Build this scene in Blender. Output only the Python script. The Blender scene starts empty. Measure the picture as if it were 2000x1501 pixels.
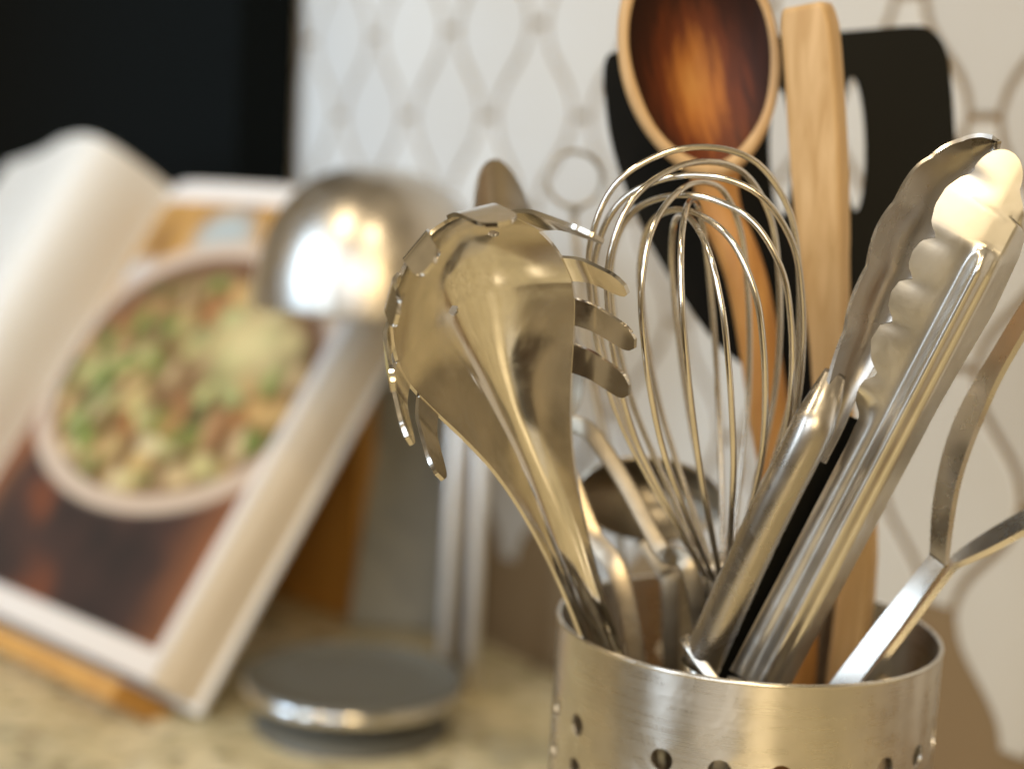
import bpy, bmesh, math, random
from math import radians, sin, cos, pi, sqrt
from mathutils import Vector as V, Matrix, noise

random.seed(4)
S = bpy.context.scene
COL = S.collection

# ------------------------------------------------------------------ camera
FPX, PITCH, ROLL, CAMZ = 3000.0, radians(7.6), radians(3.2), 0.3155
CAM = V((0, 0, CAMZ))
FW = V((0, cos(PITCH), -sin(PITCH)))
_R, _U = V((1, 0, 0)), V((0, sin(PITCH), cos(PITCH)))
RT = _R * cos(ROLL) + _U * sin(ROLL)
UP = _U * cos(ROLL) - _R * sin(ROLL)
TC = -FW
cd = bpy.data.cameras.new('camera')
cam = bpy.data.objects.new('camera', cd)
COL.objects.link(cam)
cd.sensor_width = 36
cd.lens = FPX / 2000 * 36
cd.clip_start, cd.clip_end = 0.01, 50
cd.dof.use_dof = True
cd.dof.focus_distance = 0.402
cd.dof.aperture_fstop = 5.3
m = Matrix((RT, UP, TC)).transposed().to_4x4()
m.translation = CAM
cam.matrix_world = m
S.camera = cam

# ------------------------------------------------------------------ world and lamps
W = bpy.data.worlds.new('World')
S.world = W
W.use_nodes = True
nt = W.node_tree
bg = nt.nodes['Background']
tc = nt.nodes.new('ShaderNodeTexCoord')
sx = nt.nodes.new('ShaderNodeSeparateXYZ')
mr = nt.nodes.new('ShaderNodeMapRange')
mr.inputs[1].default_value, mr.inputs[2].default_value = -1, 1
cr = nt.nodes.new('ShaderNodeValToRGB')
el = cr.color_ramp.elements
el[0].position, el[0].color = 0.22, (0.075, 0.048, 0.024, 1)
el[1].position, el[1].color = 0.95, (0.46, 0.37, 0.24, 1)
e = el.new(0.5); e.color = (0.50, 0.36, 0.18, 1)
nt.links.new(tc.outputs['Generated'], sx.inputs[0])
nt.links.new(sx.outputs['Z'], mr.inputs[0])
nt.links.new(mr.outputs[0], cr.inputs[0])
wn = nt.nodes.new('ShaderNodeTexNoise')                 # bright and dark noise patches added for varied reflections in the steel
wn.inputs['Scale'].default_value, wn.inputs['Detail'].default_value = 2.9, 3.0
wm = nt.nodes.new('ShaderNodeMapRange')
wm.inputs[1].default_value, wm.inputs[2].default_value, wm.inputs[3].default_value, wm.inputs[4].default_value = 0.37, 0.63, 0.06, 2.0
wx = nt.nodes.new('ShaderNodeVectorMath'); wx.operation = 'SCALE'
nt.links.new(tc.outputs['Generated'], wn.inputs['Vector'])
nt.links.new(wn.outputs[0], wm.inputs[0])
nt.links.new(cr.outputs[0], wx.inputs[0])
nt.links.new(wm.outputs[0], wx.inputs['Scale'])
nt.links.new(wx.outputs[0], bg.inputs[0])
bg.inputs[1].default_value = 0.50


def lamp(name, loc, target, sx_, sy_, power, color, shape='RECTANGLE', spread=180):
    l = bpy.data.lights.new(name, 'AREA')
    l.shape, l.size, l.size_y, l.energy, l.color = shape, sx_, sy_, power, color
    l.spread = radians(spread)
    o = bpy.data.objects.new(name, l)
    COL.objects.link(o)
    o.location = loc
    o.rotation_euler = (V(target) - V(loc)).to_track_quat('-Z', 'Y').to_euler()
    return o


lamp('window_and_fill_light', (-1.22, -0.45, 0.70), (-0.05, 0.8, 0.25), 0.32, 1.20, 8.0, (0.72, 0.86, 1.0))
lamp('window_and_fill_light', (-1.35, 0.35, 0.75), (-0.28, 1.25, 0.38), 0.50, 1.00, 3.6, (0.58, 0.77, 1.0), spread=62)  # unseen fill with a narrowed beam, added to light the left wall cool
lamp('window_and_fill_light', (-0.58, -1.02, 0.80), (0.0, 0.8, 0.28), 0.75, 0.90, 7.0, (0.86, 0.93, 1.0))
lamp('ceiling_lamp', (-0.75, 0.10, 1.55), (0.0, 0.6, 0.2), 0.16, 0.16, 6, (1.0, 0.80, 0.52), 'DISK')
lamp('ceiling_lamp', (-0.05, -0.55, 1.75), (0.1, 0.5, 0.2), 0.18, 0.18, 7, (1.0, 0.80, 0.52), 'DISK')
lamp('warm_fill_lamp', (0.16, -1.15, 0.85), (0.05, 0.6, 0.22), 0.40, 0.90, 9.0, (1.0, 0.76, 0.42))  # unseen warm fill added behind the camera for gold highlights on the steel

S.view_settings.view_transform = 'Standard'
S.view_settings.look = 'None'
S.view_settings.exposure = 0.12
S.view_settings.gamma = 1.0


# ------------------------------------------------------------------ helpers
def P(x, y, d):
    return CAM + (FW + RT * ((x - 1000) / FPX) + UP * ((750.5 - y) / FPX)) * d


def PZ(x, y, z):
    v = P(x, y, 1) - CAM
    return CAM + v * ((z - CAMZ) / v.z)


def PN(x, y, n, w):
    v = P(x, y, 1) - CAM
    return CAM + v * ((w - n.dot(CAM)) / n.dot(v))


def new_obj(name, mesh, mat=None, root=None, smooth=True):
    o = bpy.data.objects.new(name, mesh)
    COL.objects.link(o)
    if mat:
        mesh.materials.append(mat)
    if smooth:
        mesh.polygons.foreach_set('use_smooth', [True] * len(mesh.polygons))
    if root is not None:
        o.parent = root
    return o


def wpos(o):
    p = V(o.location)
    while o.parent:
        o = o.parent
        p = p + o.location
    return p


def mk(name, vs, fs, mat, root=None, smooth=True, origin=None):
    """mesh from world-space vertices"""
    og = wpos(root) if root is not None else V(origin if origin is not None else (0, 0, 0))
    me = bpy.data.meshes.new(name)
    me.from_pydata([tuple(V(v) - og) for v in vs], [], fs)
    bm = bmesh.new(); bm.from_mesh(me)
    bmesh.ops.recalc_face_normals(bm, faces=bm.faces)
    bm.to_mesh(me); bm.free()
    o = new_obj(name, me, mat, root, smooth)
    if root is None:
        o.location = og
    return o


def tag(o, label, cat, group=None):
    o['label'], o['category'] = label, cat
    if group:
        o['group'] = group
    return o


def thing(name, loc, label, cat, group=None):
    o = bpy.data.objects.new(name, None)
    COL.objects.link(o)
    o.empty_display_size = 0.01
    o.location = loc
    return tag(o, label, cat, group)


def solid(o, t, off=0.0, bev=0.0):
    md = o.modifiers.new('thickness', 'SOLIDIFY')
    md.thickness, md.offset = t, off
    es = o.modifiers.new('crisp', 'EDGE_SPLIT')
    es.split_angle = radians(50)
    if bev:
        b = o.modifiers.new('edge', 'BEVEL')
        b.width, b.segments, b.limit_method = bev, 2, 'ANGLE'
    return o


def bevel(o, w, seg=2):
    b = o.modifiers.new('edge', 'BEVEL')
    b.width, b.segments, b.limit_method = w, seg, 'ANGLE'
    return o


def apply_mods(o):
    dg = bpy.context.evaluated_depsgraph_get()
    dg.update()
    me = bpy.data.meshes.new_from_object(o.evaluated_get(dg))
    o.modifiers.clear()
    old = o.data
    o.data = me
    bpy.data.meshes.remove(old)


def crom(pts, n):
    """Catmull-Rom through points (Vectors of any size), n samples per span"""
    pts = [V(p) for p in pts]
    ext = [pts[0] * 2 - pts[1]] + pts + [pts[-1] * 2 - pts[-2]]
    out = []
    for i in range(len(pts) - 1):
        a, b, c, d = ext[i:i + 4]
        for k in range(n):
            t = k / n
            out.append(0.5 * ((2 * b) + (c - a) * t + (2 * a - 5 * b + 4 * c - d) * t * t + (3 * b - a - 3 * c + d) * t ** 3))
    out.append(pts[-1])
    return out


def lerp_tab(tab, x):
    if x <= tab[0][0]:
        return tab[0][1]
    for (x0, y0), (x1, y1) in zip(tab, tab[1:]):
        if x <= x1:
            t = (x - x0) / (x1 - x0)
            return y0 + (y1 - y0) * t
    return tab[-1][1]


def smooth_tab(tab, x):
    xs = [t[0] for t in tab]
    if x <= xs[0]: return tab[0][1]
    if x >= xs[-1]: return tab[-1][1]
    for i in range(len(tab) - 1):
        if x <= xs[i + 1]:
            x0, y0 = tab[i]; x1, y1 = tab[i + 1]
            m0 = (y1 - tab[i - 1][1]) / (x1 - xs[i - 1]) if i > 0 else (y1 - y0) / (x1 - x0)
            m1 = (tab[i + 2][1] - y0) / (xs[i + 2] - x0) if i + 2 < len(tab) else (y1 - y0) / (x1 - x0)
            h = x1 - x0; t = (x - x0) / h
            return ((2 * t ** 3 - 3 * t * t + 1) * y0 + (t ** 3 - 2 * t * t + t) * h * m0
                    + (-2 * t ** 3 + 3 * t * t) * y1 + (t ** 3 - t * t) * h * m1)


def grid_faces(rows, cols, closed=False):
    fs = []
    for i in range(rows - 1):
        for j in range(cols - (0 if closed else 1)):
            j2 = (j + 1) % cols
            fs.append((i * cols + j, i * cols + j2, (i + 1) * cols + j2, (i + 1) * cols + j))
    return fs


def frames(path, ref):
    out = []
    for i, p in enumerate(path):
        t = (path[min(i + 1, len(path) - 1)] - path[max(i - 1, 0)]).normalized()
        s = t.cross(ref).normalized()
        n = s.cross(t).normalized()
        out.append((p, t, s, n))
    return out


def sweep(path, section, ref=None, cap=True):
    """section(i, n) -> list of (a, b) offsets along side / normal; closed loop"""
    ref = ref or TC
    vs, cols = [], 0
    fr = frames(path, ref)
    for i, (p, t, s, n) in enumerate(fr):
        sec = section(i / (len(fr) - 1))
        cols = len(sec)
        vs += [p + s * a + n * b for a, b in sec]
    fs = grid_faces(len(fr), cols, True)
    if cap:
        fs.append(tuple(range(cols)))
        fs.append(tuple((len(fr) - 1) * cols + j for j in range(cols)))
    return vs, fs


def circ(r, n=12, rb=None):
    rb = rb or r
    return [(r * cos(2 * pi * k / n), rb * sin(2 * pi * k / n)) for k in range(n)]


def rrect(a, b, r, n=3):
    """rounded rectangle, half sizes a, b"""
    out = []
    r = min(r, a * 0.98, b * 0.98)
    for cx, cy, st in ((a - r, b - r, 0), (-a + r, b - r, 90), (-a + r, -b + r, 180), (a - r, -b + r, 270)):
        for k in range(n + 1):
            an = radians(st + 90 * k / n)
            out.append((cx + r * cos(an), cy + r * sin(an)))
    return out


def lathe(profile, center, n=64, axis=None, refx=None):
    """profile list of (r, h); axis z by default"""
    ax = (axis or V((0, 0, 1))).normalized()
    ux = refx or (V((1, 0, 0)) if abs(ax.x) < 0.9 else V((0, 1, 0)))
    ux = (ux - ax * ux.dot(ax)).normalized()
    uy = ax.cross(ux)
    vs = []
    for r, h in profile:
        for k in range(n):
            a = 2 * pi * k / n
            vs.append(V(center) + ux * (r * cos(a)) + uy * (r * sin(a)) + ax * h)
    fs = grid_faces(len(profile), n, True)
    if profile[0][0] > 1e-6: fs.append(tuple(range(n)))
    if profile[-1][0] > 1e-6: fs.append(tuple((len(profile) - 1) * n + k for k in range(n)))
    return vs, fs


# ------------------------------------------------------------------ materials
def mat(name, color, rough=0.5, metal=0.0, **kw):
    m_ = bpy.data.materials.new(name)
    m_.use_nodes = True
    b = m_.node_tree.nodes['Principled BSDF']
    b.inputs['Base Color'].default_value = (*color, 1)
    b.inputs['Roughness'].default_value = rough
    b.inputs['Metallic'].default_value = metal
    for k, v in kw.items():
        b.inputs[k.replace('_', ' ')].default_value = v
    return m_


class N:
    def __init__(s, m_):
        s.t = m_.node_tree; s.b = s.t.nodes['Principled BSDF']

    def n(s, kind, ins=None, **props):
        x = s.t.nodes.new('ShaderNode' + kind)
        for k, v in props.items(): setattr(x, k, v)
        for k, v in (ins or {}).items():
            if isinstance(v, bpy.types.NodeSocket): s.t.links.new(v, x.inputs[k])
            else: x.inputs[k].default_value = v
        return x

    def l(s, a, b): s.t.links.new(a, b)

    def ramp(s, fac, stops):
        x = s.n('ValToRGB', {0: fac})
        e = x.color_ramp.elements
        while len(e) > 1: e.remove(e[-1])
        e[0].position, e[0].color = stops[0][0], (*stops[0][1], 1)
        for p_, c in stops[1:]:
            k = e.new(p_); k.color = (*c, 1)
        return x.outputs[0]

    def math(s, op, a, b=0.0, c=0.0, clamp=False):
        x = s.n('Math', {0: a, 1: b, 2: c}, operation=op, use_clamp=clamp)
        return x.outputs[0]

    def mix(s, f, a, b, kind='MIX'):
        x = s.n('Mix', data_type='RGBA', blend_type=kind)
        for i, v in ((0, f), (6, a), (7, b)):
            if isinstance(v, bpy.types.NodeSocket): s.l(v, x.inputs[i])
            else: x.inputs[i].default_value = v if i == 0 else (*v, 1)
        return x.outputs[2]

    def bump(s, h, strength=0.2, dist=0.001):
        x = s.n('Bump', {'Height': h, 'Strength': strength, 'Distance': dist})
        s.l(x.outputs[0], s.b.inputs['Normal'])


def steel(name, color=(0.74, 0.71, 0.66), rough=0.15, var=0.08, scale=(60, 60, 60), bump=0.0):
    m_ = mat(name, color, rough, 1.0)
    k = N(m_)
    t = k.n('TexCoord')
    mp = k.n('Mapping', {'Vector': t.outputs['Object'], 'Scale': scale})
    nz = k.n('TexNoise', {'Vector': mp.outputs[0], 'Scale': 1.0, 'Detail': 5.0, 'Roughness': 0.6})
    r_ = k.n('MapRange', {0: nz.outputs[0], 1: 0.25, 2: 0.75, 3: rough - var * 0.6, 4: rough + var})
    # smudges and water marks: larger blotches
    n2 = k.n('TexNoise', {'Vector': t.outputs['Object'], 'Scale': 90.0, 'Detail': 3.0})
    n3 = k.n('TexNoise', {'Vector': t.outputs['Object'], 'Scale': 38.0, 'Detail': 4.0, 'Roughness': 0.7, 'Distortion': 1.0})
    sm = k.n('MapRange', {0: n3.outputs[0], 1: 0.48, 2: 0.72, 3: 0.0, 4: 0.13})
    k.l(k.math('ADD', r_.outputs[0], sm.outputs[0]), k.b.inputs['Roughness'])
    c_ = k.ramp(n2.outputs[0], [(0.35, tuple(x * 0.9 for x in color)), (0.65, color)])
    k.l(c_, k.b.inputs['Base Color'])
    if bump: k.bump(nz.outputs[0], bump, 0.0002)
    return m_


STEEL = steel('polished_steel', (0.78, 0.75, 0.70), 0.11, 0.07)
DIMMED = steel('shade_dimmed_steel', (0.34, 0.30, 0.24), 0.36, 0.08)  # base colour darkened to stand in for shade among the rear handles
ARMSTEEL_SHADED = steel('shaded_arm_steel', (0.50, 0.47, 0.43), 0.24, 0.07)  # far arm's dark reflections put into a darker base colour
STEEL_SATIN = steel('satin_steel', (0.74, 0.71, 0.66), 0.26, 0.08)
WIRE = steel('wire_steel', (0.78, 0.74, 0.68), 0.16, 0.05)
BRUSHED = steel('brushed_holder_steel', (0.76, 0.73, 0.68), 0.27, 0.06, (25, 25, 1800), 0.02)
DOME = steel('brushed_dome_steel', (0.62, 0.57, 0.50), 0.30, 0.06, (30, 30, 900), 0.02)
for m_ in (BRUSHED, DOME):                              # brushed round the body: reflections smear upright
    k = N(m_)
    tg = k.n('Tangent', direction_type='RADIAL', axis='Z')
    k.l(tg.outputs[0], k.b.inputs['Tangent'])
    k.b.inputs['Anisotropic'].default_value = 0.8 if m_ is BRUSHED else 0.25
    k.b.inputs['Anisotropic Rotation'].default_value = 0.25
DARKSTEEL = steel('dark_steel', (0.34, 0.30, 0.26), 0.3, 0.1)
BLACK = mat('black_nylon', (0.006, 0.006, 0.005), 0.5, Specular_IOR_Level=0.10)
BLACKGLOSS = mat('black_enamel', (0.004, 0.005, 0.005), 0.6, Specular_IOR_Level=0.02)
DARKGREY = mat('dark_grey_rubber', (0.12, 0.115, 0.095), 0.42)
PALESTEEL = mat('pale_steel', (0.80, 0.77, 0.73), 0.5, 0.6)


def wood(name, c0, c1, axis_scale, rough=0.55):
    m_ = mat(name, c0, rough)
    k = N(m_)
    t = k.n('TexCoord')
    mp = k.n('Mapping', {'Vector': t.outputs['Object'], 'Scale': axis_scale})
    nz = k.n('TexNoise', {'Vector': mp.outputs[0], 'Scale': 1.0, 'Detail': 6.0, 'Distortion': 0.6})
    k.l(k.ramp(nz.outputs[0], [(0.3, c0), (0.7, c1)]), k.b.inputs['Base Color'])
    k.bump(nz.outputs[0], 0.15, 0.0004)
    return m_


WOODPALE = wood('pale_beech', (0.50, 0.31, 0.13), (0.68, 0.47, 0.25), (260, 260, 14))
WOODORANGE = wood('oiled_wood', (0.42, 0.19, 0.05), (0.56, 0.29, 0.09), (260, 260, 14))
WOODRIM = wood('worn_rim_wood', (0.52, 0.33, 0.16), (0.62, 0.42, 0.22), (200, 200, 20))
WOODSTAND = wood('stand_wood', (0.42, 0.20, 0.04), (0.55, 0.29, 0.07), (90, 90, 12))

# scorched spoon bowl: the stain has its own shape (local x across, z along)
SCORCH = mat('scorched_spoon_bowl', (0.3, 0.1, 0.03), 0.55, Specular_IOR_Level=0.25)
k = N(SCORCH)
uv = k.n('UVMap')
mp = k.n('Mapping', {'Vector': uv.outputs[0], 'Location': (0.02, 0.22, 0), 'Scale': (1.15, 0.95, 1)})
ln = k.n('VectorMath', {0: mp.outputs[0]}, operation='LENGTH')
st = k.n('Mapping', {'Vector': uv.outputs[0], 'Scale': (5, 1.1, 1)})
nz = k.n('TexNoise', {'Vector': st.outputs[0], 'Scale': 1.6, 'Detail': 5.0, 'Roughness': 0.6})
fac = k.math('ADD', ln.outputs['Value'], k.math('MULTIPLY', k.math('SUBTRACT', nz.outputs[0], 0.5), 0.75))
k.l(k.ramp(fac, [(0.0, (0.50, 0.22, 0.05)), (0.25, (0.36, 0.125, 0.024)), (0.50, (0.13, 0.030, 0.008)), (0.75, (0.045, 0.012, 0.005)), (1.0, (0.025, 0.008, 0.004))]),
    k.b.inputs['Base Color'])

# glazed tile with slight difference from tile to tile
TILE = mat('glazed_tile', (0.72, 0.70, 0.65), 0.30)
k = N(TILE)
oi = k.n('ObjectInfo')
t = k.n('TexCoord')
ge = k.n('NewGeometry')
nz = k.n('TexNoise', {'Vector': ge.outputs['Position'], 'Scale': 14.0, 'Detail': 4.0})
c0 = k.ramp(oi.outputs['Random'], [(0.0, (0.53, 0.51, 0.475)), (1.0, (0.62, 0.60, 0.56))])
k.l(k.mix(k.math('MULTIPLY', nz.outputs[0], 0.25), c0, (0.46, 0.38, 0.28)), k.b.inputs['Base Color'])
k.bump(nz.outputs[0], 0.10, 0.003)
GROUT = mat('brown_grout', (0.23, 0.155, 0.08), 0.9)

# granite counter
GRANITE = mat('granite', (0.5, 0.45, 0.3), 0.16)
k = N(GRANITE)
t = k.n('TexCoord')
n1 = k.n('TexNoise', {'Vector': t.outputs['Object'], 'Scale': 16.0, 'Detail': 8.0, 'Roughness': 0.7})
n2 = k.n('TexNoise', {'Vector': t.outputs['Object'], 'Scale': 70.0, 'Detail': 4.0})
vo = k.n('TexVoronoi', {'Vector': t.outputs['Object'], 'Scale': 42.0})
c1 = k.ramp(n1.outputs[0], [(0.3, (0.34, 0.32, 0.23)), (0.48, (0.66, 0.57, 0.35)), (0.7, (0.80, 0.72, 0.52))])
c2 = k.mix(k.ramp(n2.outputs[0], [(0.52, (0, 0, 0)), (0.66, (0.8, 0.8, 0.8))]), c1, (0.30, 0.24, 0.13))
c3 = k.mix(k.ramp(vo.outputs['Distance'], [(0.10, (0.85, 0.85, 0.85)), (0.22, (0, 0, 0))]), c2, (0.13, 0.12, 0.09))
k.l(c3, k.b.inputs['Base Color'])

SLATE = mat('grey_slate', (0.085, 0.088, 0.078), 0.5)
k = N(SLATE)
t = k.n('TexCoord')
n1 = k.n('TexNoise', {'Vector': t.outputs['Object'], 'Scale': 14.0, 'Detail': 5.0, 'Distortion': 1.5})
k.l(k.ramp(n1.outputs[0], [(0.3, (0.22, 0.225, 0.21)), (0.7, (0.36, 0.35, 0.30))]), k.b.inputs['Base Color'])

PAPER = mat('page_paper', (0.58, 0.53, 0.46), 0.55)
PAPEREDGE = mat('page_block_edge', (0.72, 0.64, 0.53), 0.8)
k = N(PAPEREDGE)
uv = k.n('UVMap')
mp = k.n('Mapping', {'Vector': uv.outputs[0], 'Scale': (1.0, 60.0, 1)})
nz = k.n('TexNoise', {'Vector': mp.outputs[0], 'Scale': 2.0, 'Detail': 3.0})
k.l(k.ramp(nz.outputs[0], [(0.3, (0.52, 0.43, 0.32)), (0.7, (0.72, 0.63, 0.51))]), k.b.inputs['Base Color'])

# ------------------------------------------------------------------ setting
WN = V((0.8, 0.6, 0.0))                                # wall: WN . p = WD, faces -WN
WDIR = V((0.6, -0.8, 0.0))
ref = P(1925, 230, 0.72)
WD = WN.dot(ref)


def slab(name, o, ax, ay, az, m_, root=None, smooth=False, origin=None):
    vs = [o + ax * i + ay * j + az * h for i in (0, 1) for j in (0, 1) for h in (0, 1)]
    fs = [(0, 1, 3, 2), (4, 6, 7, 5), (0, 4, 5, 1), (2, 3, 7, 6), (0, 2, 6, 4), (1, 5, 7, 3)]
    return mk(name, vs, fs, m_, root, smooth, origin if origin is not None else o)


W0 = WN * WD
w_left, w_right, w_top = -1.75, 1.15, 0.80
t_of = WDIR.dot(ref)
o_w = W0 + WDIR * (t_of + w_left)
wall = slab('wall', V((o_w.x, o_w.y, 0.0)), WDIR * (w_right - w_left), V((0, 0, w_top)), WN * 0.03, GROUT)
wall['kind'] = 'structure'

# counter top: from the wall toward the camera
o_c = W0 + WDIR * (t_of + w_left)
counter = slab('counter', V((o_c.x, o_c.y, -0.03)) - WN * 0.62, WDIR * (w_right - w_left), WN * 0.618, V((0, 0, 0.03)), GRANITE)
counter['kind'] = 'structure'
bevel(counter, 0.004)

# lantern tiles
TW, TH, NK = 0.100, 0.1185, 0.0088
GAP = 0.0022


def tile_mesh():
    a, h = TW / 2, TH / 2
    q = []
    steps = 9
    for i in range(steps + 1):
        t_ = i / steps
        x = NK + (a - 2 * NK) * (t_ - 0.72 * sin(2 * pi * t_) / (2 * pi))
        q.append((x, h * (1 - t_)))
    pts = q[:]                                           # top neck right -> right side
    pts += [(x, -y) for x, y in reversed(q[:-1])]
    pts += [(-x, -y) for x, y in q]
    pts += [(-x, y) for x, y in reversed(q[:-1])]
    cl = []
    for p_ in pts:
        if not cl or (abs(p_[0] - cl[-1][0]) + abs(p_[1] - cl[-1][1])) > 1e-6: cl.append(p_)
    pts = cl
    n = len(pts)

    def inset(dist):
        out = []
        for i in range(n):
            p0, p1, p2 = V((*pts[i - 1], 0)), V((*pts[i], 0)), V((*pts[(i + 1) % n], 0))
            t0, t1 = (p1 - p0).normalized(), (p2 - p1).normalized()
            nn = V((t0.y + t1.y, -t0.x - t1.x, 0)).normalized()
            c = max(0.5, nn.dot(V((t0.y, -t0.x, 0))))
            out.append(p1 + nn * (dist / c))
        return out
    r0, r1, r2, r3 = inset(GAP), inset(GAP), inset(GAP + 0.0014), inset(GAP + 0.0024)
    vs = [(v.x, 0.0, v.y) for v in r0] + [(v.x, -0.0009, v.y) for v in r1] + [(v.x, -0.0014, v.y) for v in r2] + [(v.x, -0.0014, v.y) for v in r3] + [(0, -0.0014, 0)]
    fs = grid_faces(4, n, True) + [(3 * n + i, 3 * n + (i + 1) % n, 4 * n) for i in range(n)]
    me = bpy.data.meshes.new('tile')
    me.from_pydata(vs, [], fs)
    bm = bmesh.new(); bm.from_mesh(me)
    bmesh.ops.recalc_face_normals(bm, faces=bm.faces)
    bm.to_mesh(me); bm.free()
    me.polygons.foreach_set('use_smooth', [False] * len(me.polygons))
    me.materials.append(TILE)
    return me


tme = tile_mesh()
wrot = Matrix((WDIR, WN, V((0, 0, 1)))).transposed().to_euler()
tz0 = ref.z
for i in range(-36, 24):
    for j in range(-8, 9):
        if (i + j) % 2: continue
        x, z = i * TW / 2, tz0 + TH / 2 + j * TH / 2
        if z < TH / 2 + 0.002 or z > w_top - TH / 2 or t_of + x < t_of + w_left + TW / 2 or x > w_right - TW / 2: continue
        o = bpy.data.objects.new('tile', tme)
        COL.objects.link(o)
        o.parent = wall
        o.location = (W0 + WDIR * (t_of + x) + V((0, 0, z)) - WN * 0.0003) - wall.location
        o.rotation_euler = (wrot[0] + random.uniform(-.004, .004), wrot[1], wrot[2] + random.uniform(-.004, .004))

# ------------------------------------------------------------------ utensil holder
HC = PZ(1459, 1219, 0.18); HC.z = 0.0
HR, HH = 0.060, 0.18


def build_holder():
    root = thing('utensil_holder', HC, 'round brushed steel utensil holder with punched round holes around its side', 'utensil holder')
    ncol, sub = 22, 6
    arc = 2 * pi / ncol
    cell = HR * arc                                      # 17.1 mm
    hole_r = 0.0034
    rows = [0.0]
    zrows = [0.0262 + 0.0137 * i for i in range(9)]
    vs, fs = [], []
    bm = bmesh.new()
    cache = {}

    def vert(u, z):                                      # u in metres along the circumference
        key = (round((u % (2 * pi * HR)) * 1e6) % round(2 * pi * HR * 1e6), round(z * 1e6))
        if key in cache: return cache[key]
        a = u / HR - pi / 2
        v = bm.verts.new((HR * cos(a), HR * sin(a), z))
        cache[key] = v
        return v

    def quad(*uv_):
        vv = [vert(*q) for q in uv_]
        try: bm.faces.new(vv)
        except ValueError: pass

    half = 0.0137 / 2
    zlist = [HH, HH - 0.007, HH - 0.014] + [HH - z0 - half for z0 in [zrows[0] - 0.0137] + zrows]
    zlist += [0.0]
    off = radians(2.7) * HR
    for c in range(ncol):
        u0, u1 = off + (c - 0.5) * cell, off + (c + 0.5) * cell
        us = [u0 + (u1 - u0) * q / sub for q in range(sub + 1)]
        for ri in range(len(zlist) - 1):
            z1, z0 = zlist[ri], zlist[ri + 1]
            ringrow = 3 <= ri <= 3 + len(zrows) - 1
            if ringrow and ((c if c <= 11 else c - ncol) % 4) != 1:
                cu, cz = (u0 + u1) / 2, (z0 + z1) / 2
                m_ = 24
                # boundary points of the cell in the same angular order as the hole
                bnd = [(us[q], z1) for q in range(sub, -1, -1)]            # top, right -> left
                bnd += [(u0, z1 + (z0 - z1) * q / 6) for q in range(1, 6)]
                bnd += [(us[q], z0) for q in range(0, sub + 1)]
                bnd += [(u1, z0 + (z1 - z0) * q / 6) for q in range(1, 6)]
                nb = len(bnd)
                ring = []
                for (bu, bz) in bnd:
                    an = math.atan2(bz - cz, bu - cu)
                    ring.append((cu + hole_r * cos(an), cz + hole_r * sin(an)))
                for q in range(nb):
                    q2 = (q + 1) % nb
                    quad(bnd[q], bnd[q2], ring[q2], ring[q])
            elif ringrow:
                zs = [z1 + (z0 - z1) * q / 6 for q in range(7)]
                for a in range(sub):
                    for b in range(6):
                        quad((us[a], zs[b]), (us[a + 1], zs[b]), (us[a + 1], zs[b + 1]), (us[a], zs[b + 1]))
            else:
                for a in range(sub):
                    quad((us[a], z1), (us[a + 1], z1), (us[a + 1], z0), (us[a], z0))
    bmesh.ops.recalc_face_normals(bm, faces=bm.faces)
    me = bpy.data.meshes.new('body')
    bm.to_mesh(me); bm.free()
    o = new_obj('body', me, BRUSHED, root)
    solid(o, 0.0009, -1.0)
    # rolled lip
    prof = [(HR + 0.00045 + 0.00075 * cos(a) - 0.0008, HH + 0.00075 * sin(a)) for a in [2 * pi * q / 10 for q in range(11)]]
    vs, fs = lathe(prof, HC, 96)
    fs = [f for f in fs if len(f) == 4]
    mk('lip', vs, fs, BRUSHED, root)
    vs, fs = lathe([(0.0, 0.0015), (HR - 0.002, 0.0015), (HR - 0.0015, 0.004)], HC, 64)
    mk('floor_disc', vs, [f for f in fs if len(f) == 4], STEEL_SATIN, root)
    return root


build_holder()


def inside(ax, ay, z=0.012):
    """a point inside the holder; ax right, ay away, in radii"""
    return HC + V((ax * HR, ay * HR, z))


# ------------------------------------------------------------------ spaghetti server
def camdir(x, y, z):
    return (RT * x + UP * y + TC * z).normalized()


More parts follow.
